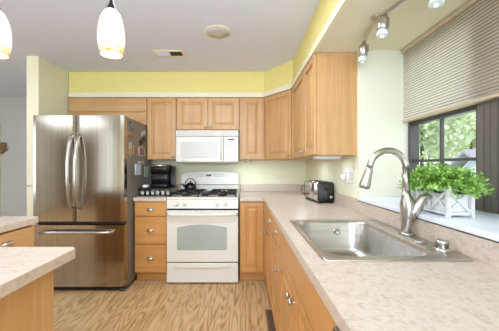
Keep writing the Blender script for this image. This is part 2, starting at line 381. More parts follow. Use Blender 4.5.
def cabinet(name, label, loc, rz, w, d, h, doors=(), drawers=(), toe=0, mv='maple_v', mh='maple_h', group=None, sunk=False):
    t = thing(name, label, 'cabinet', loc, rz, group)
    b = MB()
    if sunk:      # open-topped carcass so that the sink bowl hangs inside it
        b.box(0, w, .0005, d, toe, .70, .001); b.box(0, w, .0005, .03, .70, h); b.box(0, .018, .03, d, .70, h); b.box(w-.018, w, .03, d, .70, h)
    else: b.box(0, w, .0005, d, toe, h, .001)
    b.build('body', M[mv], t)
    if toe: MB().box(.001, w-.001, .055, d-.01, 0, toe-.0005).build('toe_kick', M[mh], t)
    for (x0, x1, z0, z1, kn) in doors:
        do = panel_door(x0, x1, z0, z1).build('door', M[mv], t)
        if kn: knob(do, *kn)
    for (x0, x1, z0, z1, kn) in drawers:
        dr = MB().box(x0, x1, -.019, 0, z0, z1, .005).build('drawer', M[mh], t)
        if kn: cup_pull(dr, kn[0], kn[1])
    return t
dB = D-YU-.021
yF = YU+.019          # body front plane of the back run
# above the fridge
t = cabinet('wall_cabinet', 'low maple cabinet running over the top of the steel fridge', (-2.13, yF, 1.75), 0, .955, dB, ZT-1.75)
for a, b in ((.006, .156), (.162, .331)): MB().box(.004, .951, -.019, 0, a, b, .004).build('front_panel', M['maple_h'], t)
hh = ZT-ZB
cabinet('wall_cabinet', 'tall narrow maple cabinet between the fridge and the microwave', (-1.172, yF, ZB), 0, .358, dB, hh,
        [(.006, .352, .006, hh-.006, (.325, .04))])
cabinet('wall_cabinet', 'short two-door maple cabinet directly above the microwave', (-.811, yF, 1.692), 0, .766, dB, ZT-1.692,
        [(.006, .381, .006, ZT-1.692-.006, (.352, .035)), (.385, .76, .006, ZT-1.692-.006, (.414, .035))])
cabinet('wall_cabinet', 'single-door maple cabinet right of the microwave', (-.042, yF, ZB), 0, .30, dB, hh,
        [(.03, .275, .006, hh-.006, None)])
# diagonal corner cabinet
A, B = Vector((.266, YU)), Vector((.528, 2.915)); dv = B-A; ang = math.degrees(math.atan2(dv.y, dv.x)); n_ = Vector((dv.y, -dv.x)).normalized()
t = thing('corner_wall_cabinet', 'diagonal maple corner cabinet where the two cabinet runs meet', 'cabinet', (A.x, A.y, ZB), ang)
mi = t.matrix_basis.inverted() if False else (Matrix.Translation((A.x, A.y, ZB)) @ Matrix.Rotation(R(ang), 4, 'Z')).inverted()
ply = [(.261, YU+.021), (.53, 2.936), (XR-.002, 2.936), (XR-.002, D-.002), (.261, D-.002)]
MB().prism([tuple((mi @ Vector((x, y, ZB)))[:2]) for x, y in ply], 0, hh).build('body', M['maple_v'], t)
do = panel_door(.012, dv.length-.012, .006, hh-.006, .0175).build('door', M['maple_v'], t); knob(do, dv.length-.045, .04, -.002)
# right run of two single-door cabinets, seen along their faces
dR = XR-XU-.021
cabinet('wall_cabinet', 'maple cabinet on the right wall next to the diagonal corner cabinet', (XU+.019, 2.931, ZB), -90, .57, dR, hh,
        [(.006, .564, .006, hh-.006, (.53, .045))])
t = cabinet('wall_cabinet', 'maple cabinet at the window end of the right wall, plain side facing us', (XU+.019, 2.358, ZB), -90, .358, dR, hh,
        [(.006, .352, .006, hh-.006, (.035, .045))])

# base cabinets: back run
YB = 2.905
cabinet('base_cabinet', 'three-drawer honey maple base cabinet between fridge and range', (-1.165, YB, 0), 0, .348, .68, CT-.041, toe=.1, mv='honey_v', mh='honey_h',
        drawers=[(.006, .342, .714, .866, (.174, .783)), (.006, .342, .418, .702, (.174, .562)), (.006, .342, .112, .406, (.174, .262))])
cabinet('base_cabinet', 'single-door honey maple base cabinet just right of the range', (-.034, YB, 0), 0, .277, .68, CT-.041, toe=.1, mv='honey_v', mh='honey_h',
        doors=[(.012, .250, .115, .862, None)])
# base cabinets: right run, faces look left
XF = .245
def rb(y_far, y_near, label, doors, drawers, sunk=False): return cabinet('base_cabinet', label, (XF, y_far, 0), -90, y_far-y_near, XR-XF-.012, CT-.041, doors, drawers, toe=.1, mv='honey_v', mh='honey_h', sunk=sunk)
rb(2.903, 2.502, 'honey maple corner base cabinet deepest in the right-hand run', [(.05, .395, .115, .70, (.36, .64))], [(.05, .395, .715, .862, (.22, .80))])
rb(2.50, 2.072, 'honey maple base cabinet second from the corner, under the toaster', [(.006, .422, .115, .70, (.05, .645))], [(.006, .422, .715, .862, (.25, .79))])
rb(2.07, 1.652, 'honey maple base cabinet just beyond the sink cabinet', [(.006, .412, .115, .70, (.385, .60))], [(.006, .412, .715, .862, (.22, .80))])
rb(1.65, .645, 'wide two-door honey maple cabinet under the steel sink', [(.006, .442, .115, .70, (.412, .655)), (.446, .999, .115, .70, (.476, .655))], [(.006, .999, .715, .862, None)], sunk=True)
dw = thing('dishwasher', 'sliver of a grey dishwasher under the counter at the bottom edge', 'dishwasher', (XF, .640, 0), -90)
MB().box(.002, .596, .001, .57, .1, .872).build('body', M['grill'], dw)
MB().box(.002, .596, -.03, 0, .115, .72, .006).build('door', M['enamel2'], dw)
MB().box(.002, .596, -.035, 0, .725, .87, .006).build('control_panel', M['fridge'], dw)

# ------------------------------------------------------------------ countertops
CE = .222    # front edge X of the right run
ct = thing('countertop', 'long beige speckled L-shaped counter holding the sink and toaster', 'countertop', (.5, 1.5, CT-.04))
lo = Vector((.5, 1.5, CT-.04))
SX0, SX1, SY0, SY1 = .297, .728, .968, 1.628   # sink cut-out
slab = MB()
def cbox(x0, x1, y0, y1, z0, z1, b=0, mb=None): (mb or slab).box(x0-lo.x, x1-lo.x, y0-lo.y, y1-lo.y, z0-lo.z, z1-lo.z, b)
z0, z1 = CT-.04, CT
cbox(-.034, CE, 2.872, D-.001, z0, z1, .003); cbox(CE, XR-.001, 1.628, D-.001, z0, z1)
cbox(CE, SX0, .968, 1.628, z0, z1); cbox(SX1, XR-.001, .968, 1.628, z0, z1); cbox(CE, XR-.001, -.6, .968, z0, z1)
cbox(CE-.003, CE+.004, -.6, 2.875, z0-.001, z1-.0006, .002)
slab.build('worktop', M['counter'], ct)
bs = MB(); cbox(-.034, XR-.022, D-.021, D-.001, CT, 1.012, .003, bs); bs.build('backsplash', M['counter'], ct)
bs = MB(); cbox(XR-.02, XR-.001, YJ, D-.001, CT, 1.012, .003, bs); cbox(XR-.02, XR-.001, -.6, YJ, CT, .994, .002, bs); bs.build('backsplash', M['counter'], ct)
c2 = thing('countertop', 'short beige counter left of the range, under the coffee maker', 'countertop', (-1.0, 3.2, CT-.04))
MB().box(-.168, .184, -.328, .399, 0, .04, .003).build('worktop', M['counter'], c2)
MB().box(-.168, .184, .379, .399, .0402, .138, .003).build('backsplash', M['counter'], c2)

# ------------------------------------------------------------------ sink
sk = thing('kitchen_sink', 'large single-bowl stainless steel drop-in sink below the window', 'sink', (.545, 1.298, CT))
X0, X1, Y0, Y1 = .28-.545, .812-.545, .938-1.298, 1.656-1.298
b0, b1, c0, c1 = .312-.545, .714-.545, .983-1.298, 1.613-1.298
L = [rr(X0, X1, Y0, Y1, .02, .0008), rr(X0, X1, Y0, Y1, .02, .005), rr(X0+.004, X1-.004, Y0+.004, Y1-.004, .018, .0075),
     rr(X0+.018, X1-.018, Y0+.018, Y1-.018, .016, .0055), rr(b0-.004, b1+.004, c0-.004, c1+.004, .09, .0055), rr(b0, b1, c0, c1, .088, .002), rr(b0+.004, b1-.004, c0+.004, c1-.004, .086, -.01),
     rr(b0+.014, b1-.014, c0+.014, c1-.014, .08, -.15), rr(b0+.022, b1-.022, c0+.022, c1-.022, .075, -.172), rr(b0+.045, b1-.045, c0+.045, c1-.045, .06, -.183)]
MB().loft(L, cap0=False).build('basin', M['steel'], sk)
MB().lathe([(.055, -.1815), (.05, -.179), (.042, -.180), (.02, -.1815)], 24, Matrix.Translation((-.05, 0, 0))).build('drain', M['chrome'], sk)
# overflow-like round stamp on the far wall of the bowl
MB().lathe([(.019, 0), (.019, .002), (.013, .003), (.011, .001)], 18, ROT('X', 85, (.01, c1-.0085, -.055))).build('overflow_ring', M['steel'], sk)

fa = thing('kitchen_faucet', 'tall brushed nickel gooseneck faucet with pull-down spray head', 'faucet', (.787, 1.30, CT+.0062))
MB().lathe([(.033, 0), (.033, .006), (.027, .010)], 24).build('base_flange', M['nickel'], fa)
MB().tube([(0, 0, .009), (0, 0, .04), (.004, 0, .085), (.008, 0, .12), (.006, 0, .15), (.001, 0, .185), (-.002, 0, .21)], [.0215, .023, .029, .034, .033, .022, .0155], 20).build('body', M['nickel'], fa)
pts = [(-.002, 0, .2), (-.002, 0, .26), (-.002, 0, .315)]
for k in range(0, 166, 11):
    a = R(k); pts.append((-.089+.087*math.cos(a), 0, .315+.087*math.sin(a)))
e = Vector(pts[-1]); dd = Vector((-math.sin(R(165)), 0, math.cos(R(165)))).normalized(); pts.append(tuple(e+dd*.02))
MB().tube(pts, .0152, 14).build('spout', M['nickel'], fa)
e2 = e+dd*.018
sh = MB().tube([e2, e2+dd*.01, e2+dd*.05, e2+dd*.085, e2+dd*.098, e2+dd*.102], [.0162, .0175, .021, .026, .026, .022], 18).build('spray_head', M['nickel'], fa)
MB().tube([e2+dd*.1022, e2+dd*.104], [.0195, .0185], 16).build('nozzle', M['dark'], sh)
MB().tube([(.004, -.002, .075), (.03, -.008, .115), (.05, -.014, .145), (.066, -.02, .178), (.084, -.024, .186), (.098, -.026, .178)], [.029, .03, .025, .0165, .0145, .0115], 14).build('lever', M['nickel'], fa)
ag = thing('air_gap_cap', 'short chrome cylinder cap standing on the sink deck right of faucet', 'sink fitting', (.775, 1.052, CT+.0062))
MB().lathe([(.031, 0), (.031, .005), (.024, .007), (.024, .009)], 24).build('flange', M['chrome'], ag)
MB().lathe([(.022, .0091), (.022, .024), (.0235, .025), (.0235, .036), (.020, .040), (.01, .041)], 24).build('cap', M['nickel'], ag)
tag(MB().lathe([(.028, 0), (.028, .003), (.022, .006), (.004, .007)], 24).build('hole_cover', M['nickel'], None, (.765, 1.175, CT+.0062)), 'flat round nickel hole cover on the sink deck between faucet and chrome cap', 'sink fitting')

# ------------------------------------------------------------------ range
rg = thing('gas_range', 'white freestanding gas range with four burners and oven', 'range', (-.430, 2.888, 0))
HW = .379
MB().box(-HW, HW, .002, .665, .03, .895, .003).build('body', M['enamel'], rg)
for sx in (-1, 1):
    for y in (.05, .6): MB().lathe([(.018, 0), (.018, .0295)], 12, Matrix.Translation((sx*.33, y, 0))).build('foot', M['black'], rg)
ck = MB(); ck.box(-HW, HW, -.022, .60, .8955, CT+.004, .005); ck.build('cooktop', M['enamel'], rg)
# front control panel, tilted
MB().loft([[Vector((-HW, -.006, .795)), Vector((HW, -.006, .795)), Vector((HW, .0015, .795)), Vector((-HW, .0015, .795))],
           [Vector((-HW, -.028, .80)), Vector((HW, -.028, .80)), Vector((HW, .0015, .80)), Vector((-HW, .0015, .80))],
           [Vector((-HW, -.022, .894)), Vector((HW, -.022, .894)), Vector((HW, .0015, .894)), Vector((-HW, .0015, .894))]], smooth=False).build('control_panel', M['enamel'], rg)
for x in (-.275, -.19, .155, .24):
    k = MB(); mt = Matrix.Translation((x, -.024, .848)) @ Matrix.Rotation(R(88), 4, 'X')
    k.lathe([(.024, 0), (.024, .004), (.019, .006), (.018, .022), (.014, .024)], 20, mt); k.box(x-.004, x+.004, -.054, -.046, .832, .866, .002)
    k.build('knob', M['enamel2'], rg)
MB().box(-HW+.002, HW-.002, -.012, .0015, .780, .794).build('vent_gap', M['dark'], rg)
od = MB(); od.box(-HW, HW, -.03, .0015, .232, .779, .006)
od = od.build('oven_door', M['enamel'], rg)
# window with arched top
wl = [(-.268, .365), (.258, .365)]; top = []
for k in range(13):
    u = k/12; top.append((.258-.526*u, .60+.032*math.sin(PI*u)))
poly = [(-.258, .362), (.248, .362), (.258, .372)]+top+[(-.268, .372)]
MB().prism(poly, 0, .004, Matrix.Translation((0, -.0295, 0)) @ Matrix.Rotation(PI/2, 4, 'X')).build('oven_window', M['greyglass'], od)
hb = MB(); hb.tube([(-.365, -.034, .742), (-.352, -.066, .742), (-.30, -.074, .742), (0, -.080, .742), (.30, -.074, .742), (.352, -.066, .742), (.365, -.034, .742)], [.012, .015, .0165, .0165, .0165, .015, .012], 12)
hb.build('oven_handle', M['enamel'], od)
for k in range(9): MB().box(-.26+.06*k, -.225+.06*k, -.0312, -.030, .768, .772).build('vent_slot', M['button'], od)
MB().box(-HW+.004, HW-.004, -.015, .0015, .222, .2315).build('gap', M['dark'], rg)
dr = MB(); dr.box(-HW, HW, -.028, .0015, .014, .2215, .006); dr = dr.build('storage_drawer', M['enamel'], rg)
MB().tube([(-.30, -.028, .176), (-.2, -.036, .182), (0, -.04, .186), (.2, -.036, .182), (.30, -.028, .176)], [.004, .008, .009, .008, .004], 8).build('drawer_lip', M['enamel'], dr)
# backguard
bgp = [(-.372, .915), (.372, .915), (.372, 1.135)]+[(.372-.045*(1-math.cos(R(a)))-0, 1.135+.03*math.sin(R(a))) for a in (30, 60, 90)]
bgp += [(.327-.654*k/10, 1.165+.016*math.sin(PI*k/10)) for k in range(1, 10)]+[(-.372+.045*(1-math.cos(R(a))), 1.135+.03*math.sin(R(a))) for a in (90, 60, 30)]+[(-.372, 1.135)]
g = MB(); g.prism(bgp, 0, .055, Matrix.Translation((0, .655, 0)) @ Matrix.Rotation(PI/2, 4, 'X'), b=.004); g = g.build('backguard', M['enamel'], rg)
MB().box(-.371, .371, .596, .60, 1.006, 1.014).build('slot', M['grill'], g)
MB().box(-.045, .022, .5955, .5995, 1.118, 1.143, .002).build('clock_display', M['display'], g)
for x in (-.15, -.115, -.08, .06, .095, .13, .165):
    for z in (1.118, 1.142): MB().box(x-.011, x+.011, .5975, .5995, z-.005, z+.005, .001).build('touch_button', M['button'], g)
for x in (-.03, 0.01): MB().box(x-.005, x+.005, .5975, .5995, 1.075, 1.083, .001).build('touch_button', M['button'], g)
# burners and grates
for bx in (-.2, .2):
    for by in (.13, .43):
        bb = MB().lathe([(.055, CT+.0045), (.055, CT+.012), (.04, CT+.014), (.04, CT+.022), (.03, CT+.024)], 20, Matrix.Translation((bx, by, 0))).build('burner', M['iron'], rg)
for bx in (-.2, .2):
    for by in (.14, .43):
        gr = MB(); a, b = .152, .142; z = CT+.036
        P = [(bx-a, by-b, z), (bx+a, by-b, z), (bx+a, by+b, z), (bx-a, by+b, z)]
        for i in range(4): gr.tube([P[i], P[(i+1) % 4]], .0075, 6)
        for i in range(4):
            p = Vector(P[i]); q = Vector(P[(i+1) % 4]); m_ = (p+q)/2; c_ = Vector((bx, by, z+.004)); gr.tube([m_, m_.lerp(c_, .72)], .007, 6); gr.tube([p, p.lerp(c_, .55)], .006, 6)
            gr.tube([p, (p.x, p.y, CT+.0045)], .007, 6)
        gr.build('grate', M['iron'], rg)
# pale oval plate between the burners
gd = MB(); gd.prism([(.042*math.cos(2*PI*k/24), .285+.2*math.sin(2*PI*k/24)) for k in range(24)], CT+.0045, CT+.03, b=.004); gd.build('centre_griddle', M['iron'], rg)

ke = thing('kettle', 'small black kettle with arched handle on the back left burner', 'kettle', (-.64, 3.29, CT+.0445), 20)
MB().lathe([(.052, 0), (.066, .008), (.072, .03), (.066, .055), (.05, .072), (.03, .08)], 28).build('body', M['black'], ke)
lid = MB().lathe([(.034, .0801), (.03, .088), (.012, .092)], 20).build('lid', M['black'], ke)
MB().lathe([(.005, .0922), (.005, .1), (.012, .106), (.008, .114)], 14).build('lid_knob', M['black'], lid)
MB().tube([(-.06, 0, .04), (-.085, 0, .06), (-.1, 0, .082)], [.014, .010, .008], 10).build('spout', M['black'], ke)
MB().tube([(.063*math.cos(R(a)), 0, .065+.075*math.sin(R(a))) for a in range(0, 181, 15)], .0055, 8).build('handle', M['iron'], ke)

# ------------------------------------------------------------------ microwave
mw = thing('microwave', 'white over-the-range microwave mounted above the gas range', 'microwave', (-.428, 3.215, 1.288), 0)
MB().box(-.372, .372, .03, .38, .004, .392, .003).build('body', M['enamel2'], mw)
vg = MB(); vg.box(-.374, .374, .004, .0295, .318, .390, .006)
vg = vg.build('vent_grille', M['enamel'], mw)
sl = MB()
for k in range(5): sl.box(-.355, .34, .001, .0045, .330+.011*k, .334+.011*k)
sl.build('slats', M['button'], vg)
do = MB(); do.box(-.374, .195, 0, .0295, .012, .314, .008); do = do.build('door', M['enamel'], mw)
MB().box(-.305, .118, -.003, .0005, .062, .246, .004).build('window', M['mwglass'], do)
MB().tube([(.165, .004, .04), (.165, -.022, .06), (.165, -.024, .16), (.165, -.022, .265), (.165, .004, .285)], .0095, 10).build('handle', M['enamel'], do)
MB().lathe([(.009, 0), (.009, .003)], 14, ROT('X', 90, (-.282, 0.0, .037))).build('badge', M['button'], do)
cp = MB(); cp.box(.200, .374, 0, .0295, .012, .314, .008); cp = cp.build('control_panel', M['enamel'], mw)
MB().box(.245, .325, -.002, .001, .268, .288, .001).build('display', M['display'], cp)
for r in range(6):
    for c in range(4):
        if r in (1, 4) and c == 3: continue
        MB().box(.225+.034*c, .250+.034*c, -.0015, .001, .042+.034*r, .058+.034*r, .001).build('key', M['button'], cp)
MB().box(-.36, .36, .035, .33, 0, .0038).build('base_grille', M['grill'], mw)

# ------------------------------------------------------------------ fridge
fr = thing('refrigerator', 'stainless steel French-door fridge with bottom freezer', 'refrigerator', (-1.629, 2.67, 0))
FW = .451
MB().box(-FW+.003, FW, .075, .80, .03, 1.75, .004).build('body', M['side'], fr)
for x0, x1, hx in ((-FW, -.029, -.062), (-.022, FW, .012)):
    dm = MB(); z0, z1 = .70, 1.752
    n = 14; prof = []
    for k in range(n+1):
        u = k/n; x = x0+(x1-x0)*u; prof.append((x, .003*(2*u-1)**2 + (.004 if k in (0, n) else 0)))
    ply = prof+[(x1, .0735), (x0, .0735)]
    dm.prism(ply, z0, z1)
    do = dm.build('door', M['fridge'], fr)
    MB().tube([(hx, .01, .83), (hx, -.022, .85), (hx, -.056, .95), (hx, -.075, 1.1), (hx, -.074, 1.3), (hx, -.054, 1.44), (hx, -.022, 1.535), (hx, .01, 1.555)], [.014, .015, .015, .015, .015, .015, .015, .014], 12).build('handle', M['nickel'], do)
    if hx > 0: MB().box(.27, .345, .003, .008, 1.71, 1.726, .001).build('badge', M['grill'], do)
fz = MB(); n = 14; prof = [(-FW+2*FW*k/n, .003*(2*k/n-1)**2+(.004 if k in (0, n) else 0)) for k in range(n+1)]
fz.prism(prof+[(FW, .0735), (-FW, .0735)], .055, .665)
fz = fz.build('freezer_drawer', M['fridge'], fr)
MB().tube([(-.36, .012, .60), (-.355, -.04, .60), (-.2, -.055, .603), (0, -.06, .604), (.2, -.055, .603), (.335, -.04, .60), (.34, .012, .60)], .0135, 12).build('handle', M['nickel'], fz)
MB().box(-FW+.006, FW-.004, .03, .0745, .671, .694).build('gap', M['dark'], fr)
MB().box(-FW+.01, FW-.06, .05, .0745, .002, .05).build('kick_grille', M['dark'], fr)
for sx in (-.42, .425): MB().box(sx-.026, sx+.026, .015, .35, 0, .029, .004).build('foot', M['grill'], fr)
# things stuck to the side of the fridge (its side is the plane x = FX)
FX = -1.629+FW+.0008
def stuck(name, label, cat, col, u0, u1, v0, v1, th=.004, rot=0, border=None, second=None):
    um = (u0+u1)/2; s = (243-um)/-FX; yc = 270/s; ya = 270*-FX/(243-u0); yb = 270*-FX/(243-u1)
    zc = 1.245+(166.5-(v0+v1)/2)/s; h = (v1-v0)/s; wd = abs(yb-ya)
    m = MB(); m.box(0, th, -wd/2, wd/2, -h/2, h/2, min(.0015, th*.3), 1, Matrix.Rotation(R(rot), 4, 'X'))
    o = m.build(name, M[col] if col in M else plain(name+'_colour', col, .5, noise=.08, nscale=40), None, (FX, yc, zc))
    tag(o, label, cat, 'things stuck to the fridge side')
    if second:
        k = MB(); i = .16; k.box(th, th+.001, -wd/2*(1-i*2), wd/2*(1-i*2), -h/2*(1-i), h/2*(1-i), 0, 1, Matrix.Rotation(R(rot), 4, 'X')); k.build('picture', plain(name+'_picture', second, .5, noise=.3, nscale=30), o)
    return o
stuck('photo_strip', 'dark tilted photo strip at the top of the fridge side', 'magnet', '#3b3836', 129, 133.5, 124, 128.5, rot=-42, second='#8b8fa0')
stuck('fridge_magnet', 'orange magnet below the tilted photo strip on fridge side', 'magnet', '#b06a30', 128.3, 133, 133, 136.2, .008)
stuck('fridge_magnet', 'silver magnet near the back upper edge of fridge side', 'magnet', '#b8b8b6', 141, 145, 131, 135, .008, 20)
stuck('fridge_magnet', 'black blob-shaped magnet on the upper fridge side', 'magnet', '#181616', 139.5, 144.5, 138.5, 143.5, .01, 25)
stuck('photo_card', 'narrow pale pink card at the front of the fridge side', 'photo', '#c6a494', 129, 131.6, 142, 149)
stuck('bottle_opener', 'yellow metal opener hung low at the front of fridge side', 'magnet', '#b4924a', 128.8, 131.2, 149.8, 156, .008, -15)
stuck('photo_card', 'small reddish photo card in the middle of the fridge side', 'photo', '#b98f7c', 133.4, 137.2, 146, 154, second='#83645a')
stuck('photo_card', 'white-bordered photo card towards the back of the fridge side', 'photo', '#cdbcb0', 138.4, 144.6, 147.5, 156, second='#8c6e66')
stuck('magnet_clip', 'pale clip magnet above the hanging white notes', 'magnet', '#cfcac2', 138, 143.5, 161.5, 163.5, .012)
stuck('note_pad', 'long bluish white notepad hanging on the fridge side', 'notepad', '#cfd6e2', 135, 140.5, 164, 175, .007)
stuck('note_card', 'pale green card behind the coffee maker on fridge side', 'card', '#b3c2b2', 144.4, 148, 166.6, 177)

# ------------------------------------------------------------------ coffee corner
rk = thing('pod_drawer_rack', 'black wire drawer rack of coffee pods beside the range', 'rack', (-.985, 3.17, CT+.0005))
f = MB(); w2, dp, h = .172, .17, .082
for z in (.006, h):
    P = [(-w2, -dp, z), (w2, -dp, z), (w2, dp, z), (-w2, dp, z)]
    for i in range(4): f.tube([P[i], P[(i+1) % 4]], .0045, 6)
for x in (-w2, w2):
    for y in (-dp, dp): f.tube([(x, y, 0), (x, y, h)], .0045, 6)
f.build('frame', M['iron'], rk)
MB().box(-w2-.002, w2+.002, -dp, dp, h+.0046, h+.0095, .002).build('top_plate', M['black'], rk)
f = MB()
for k in range(1, 6): x = -w2+2*w2*k/6; f.tube([(x, -dp-.001, .006), (x, -dp-.001, h)], .003, 6)
f.tube([(-w2, -dp-.001, .048), (w2, -dp-.001, .048)], .003, 6); f.build('wire_front', M['iron'], rk)
MB().box(-w2+.006, w2-.006, -dp+.006, dp-.006, .0105, .014).build('drawer_floor', M['iron'], rk)
pod = None
for i in range(6):
    x = -.985-w2+2*w2*(i+.5)/6
    loc = (x, 3.17-dp+.035, CT+.0147)
    if pod is None:
        pod = thing('coffee_pod', 'small pale coffee pod in the front row of the black wire rack', 'coffee pod', loc, 0, 'coffee pods in the wire rack')
        MB().lathe([(.017, 0), (.02, .02), (.0235, .042)], 16).build('cup', M['white'], pod)
        MB().lathe([(.0255, .0422), (.0255, .0445)], 16).build('lid', M['nickel'], pod)
    else: dup(pod, None, loc)
cm = thing('coffee_maker', 'tall black single-serve coffee maker on the wire pod rack', 'coffee maker', (-.955, 3.19, CT+.0105+.082))
def lf(x0, x1, y0, y1, r, zs): return [rr(x0, x1, y0, y1, r, z) for z in zs]
MB().loft([rr(-.1, .1, -.12, .13, .03, 0), rr(-.105, .105, -.13, .13, .03, .006), rr(-.105, .105, -.13, .13, .03, .035)]).build('base', M['black'], cm)
MB().loft(lf(-.1, .1, -.115, .13, .03, (.0352, .17))).build('column', M['black'], cm)
MB().loft([rr(-.105, .105, -.125, .13, .04, .1702), rr(-.108, .108, -.13, .132, .04, .22), rr(-.1, .1, -.12, .125, .05, .252), rr(-.07, .07, -.08, .09, .05, .262)]).build('brew_head', M['black'], cm)
MB().tube([(-.085, -.1, .236), (-.075, -.138, .246), (0, -.158, .25), (.075, -.138, .246), (.085, -.1, .236)], [.008, .009, .01, .009, .008], 10).build('lid_handle', M['nickel'], cm)
MB().box(-.06, .06, -.128, -.1152, .0353, .042, .002).build('drip_tray', M['iron'], cm)
MB().loft(lf(.1085, .13, -.04, .13, .010, (.0, .03, .24))).build('water_tank', M['black'], cm)
pk = tag(MB().box(-.03, .03, -.02, .05, 0, .028, .006).build('paper_packet', M['white'], None, (-1.118, 3.10, CT+.0105+.082)), 'small white packet lying on the rack between fridge and coffee maker', 'packet')

# ------------------------------------------------------------------ toaster and outlet
to = thing('toaster', 'chrome two-slice toaster with black ends on the back counter', 'toaster', (.722, 2.585, CT+.0005), 8)
def rrx(y0, y1, hw, z0, z1, r):   # loops around the long axis (Y)
    return [[Vector((p.x, y, p.y)) for p in rr(-hw, hw, z0, z1, r, 0)] for y in (y0, y1)]
MB().loft(rrx(-.150, .150, .078, .016, .192, .022)).build('body', M['chrome'], to)
for s in (-1, 1):
    yy = sorted((s*.1502, s*.168))
    ec = MB(); l = rrx(yy[0], yy[1], .076, .016, .190, .024)
    ec.loft(l).build('end_cap', M['matblack'], to)
for x in (-.03, .03): MB().box(x-.012, x+.012, -.12, .12, .1921, .1945, .001).build('slot', M['dark'], to)
MB().box(-.022, .022, -.189, -.1685, .128, .140, .004).build('lever', M['black'], to)
MB().box(-.005, .005, -.1695, -.1681, .05, .165, .0003).build('lever_track', M['grill'], to)
MB().lathe([(.014, 0), (.013, .012)], 16, ROT('X', 90, (.045, -.1682, .055))).build('browning_knob', M['nickel'], to)
MB().box(-.07, .07, -.16, .16, .004, .0135, .003).build('base', M['black'], to)
for x in (-.055, .055):
    for y in (-.14, .14): MB().lathe([(.01, 0), (.01, .0038)], 10, Matrix.Translation((x, y, 0))).build('foot', M['black'], to)
MB().tube([(-.05, .171, .03), (-.09, .19, .06), (-.1, .2, .11), (-.085, .19, .14)], .004, 6).build('cord', M['black'], to)
op = thing('switch_plate', 'white multi-gang switch and outlet plate on the wall by the window', 'wall plate', (XR-.0005, 2.16, 1.172), -90)
MB().box(-.10, .10, -.006, 0, -.06, .06, .003).build('plate', M['white'], op)
for x in (-.035, .03): MB().box(x-.016, x+.016, -.010, -.0061, -.033, .033, .002).build('rocker_switch', M['enamel2'], op)
MB().box(.062, .092, -.009, -.0061, -.033, .033, .002).build('outlet_face', M['enamel2'], op)
nl = thing('plug_adapter', 'white plug-in device in the outlet left of the window', 'plug', (XR-.0115, 2.215, 1.155), -90)
MB().box(-.022, .022, -.03, 0, -.02, .022, .008).build('body', M['white'], nl); MB().lathe([(.012, 0), (.011, .01)], 14, ROT('X', 90, (0, -.0302, -.004))).build('dial', M['button'], nl)

# ------------------------------------------------------------------ planter
PX0, PX1, PY0, PY1, PZ, PH = .888, 1.008, 1.172, 1.43, 1.0235, .128
pl = thing('planter_box', 'white wooden planter with crossed slats on the window sill', 'planter', ((PX0+PX1)/2, (PY0+PY1)/2, PZ))
hx, hy = (PX1-PX0)/2, (PY1-PY0)/2
for sx in (-1, 1):
    for sy in (-1, 1):
        MB().box(sx*hx-(.016 if sx > 0 else 0), sx*hx+(0 if sx > 0 else .016), sy*hy-(.016 if sy > 0 else 0), sy*hy+(0 if sy > 0 else .016), 0, PH, .001).build('post', M['planter'], pl)
def cross(name, a0, a1, z0, z1, plane, at):
    m = MB(); L_ = math.hypot(a1-a0, z1-z0); an = math.degrees(math.atan2(z1-z0, a1-a0)); c = ((a0+a1)/2, (z0+z1)/2)
    for s in (1, -1):
        if plane == 'x': mt = Matrix.Translation((c[0], at+s*.0022, c[1])) @ Matrix.Rotation(R(-an*s), 4, 'Y'); m.box(-L_/2, L_/2, -.002, .002, -.006, .006, 0, 1, mt)
        else: mt = Matrix.Translation((at+s*.0022, c[0], c[1])) @ Matrix.Rotation(R(an*s), 4, 'X'); m.box(-.002, .002, -L_/2, L_/2, -.006, .006, 0, 1, mt)
    m.build(name, M['planter'], pl)
for sy in (-1, 1):
    y = sy*(hy-.008)
    for z in (.008, PH-.016): MB().box(-hx+.016, hx-.016, y-.006, y+.006, z, z+.014, .001).build('rail', M['planter'], pl)
    cross('cross_slats', -hx+.018, hx-.018, .024, PH-.018, 'x', y)
for sx in (-1, 1):
    x = sx*(hx-.008)
    for z in (.008, PH-.016): MB().box(x-.006, x+.006, -hy+.016, hy-.016, z, z+.014, .001).build('rail', M['planter'], pl)
    MB().box(x-.005, x+.005, -.007, .007, .022, PH-.016, .001).build('mid_post', M['planter'], pl)
    cross('cross_slats', -hy+.018, -.009, .024, PH-.018, 'y', x); cross('cross_slats', .009, hy-.018, .024, PH-.018, 'y', x)
MB().box(-hx+.016, hx-.016, -hy+.016, hy-.016, .005, PH-.03, .001).build('liner', M['white'], pl)
bp = thing('boxwood_plant', 'bushy bright green leafy plant growing in the white planter', 'plant', ((PX0+PX1)/2, (PY0+PY1)/2, PZ+PH-.029))
MB().box(-hx+.018, hx-.018, -hy+.018, hy-.018, 0, .012, .002).build('moss', M['soil'], bp)
bm = bmesh.new(); stems = MB()
def leafq(p, d, s):
    d = d.normalized(); u = d.orthogonal().normalized(); u.rotate(Matrix.Rotation(random.random()*2*PI, 3, d)); n = d.cross(u)
    a = p; b = p+d*s*.45+u*s*.38+n*s*.08; c = p+d*s; e = p+d*s*.45-u*s*.38+n*s*.08; b2 = p+d*s*.85+u*s*.24; e2 = p+d*s*.85-u*s*.24
    vs = [bm.verts.new(q) for q in (a, b, b2, c, e2, e)]; bm.faces.new((vs[0], vs[1], vs[2], vs[3])); bm.faces.new((vs[0], vs[3], vs[4], vs[5]))
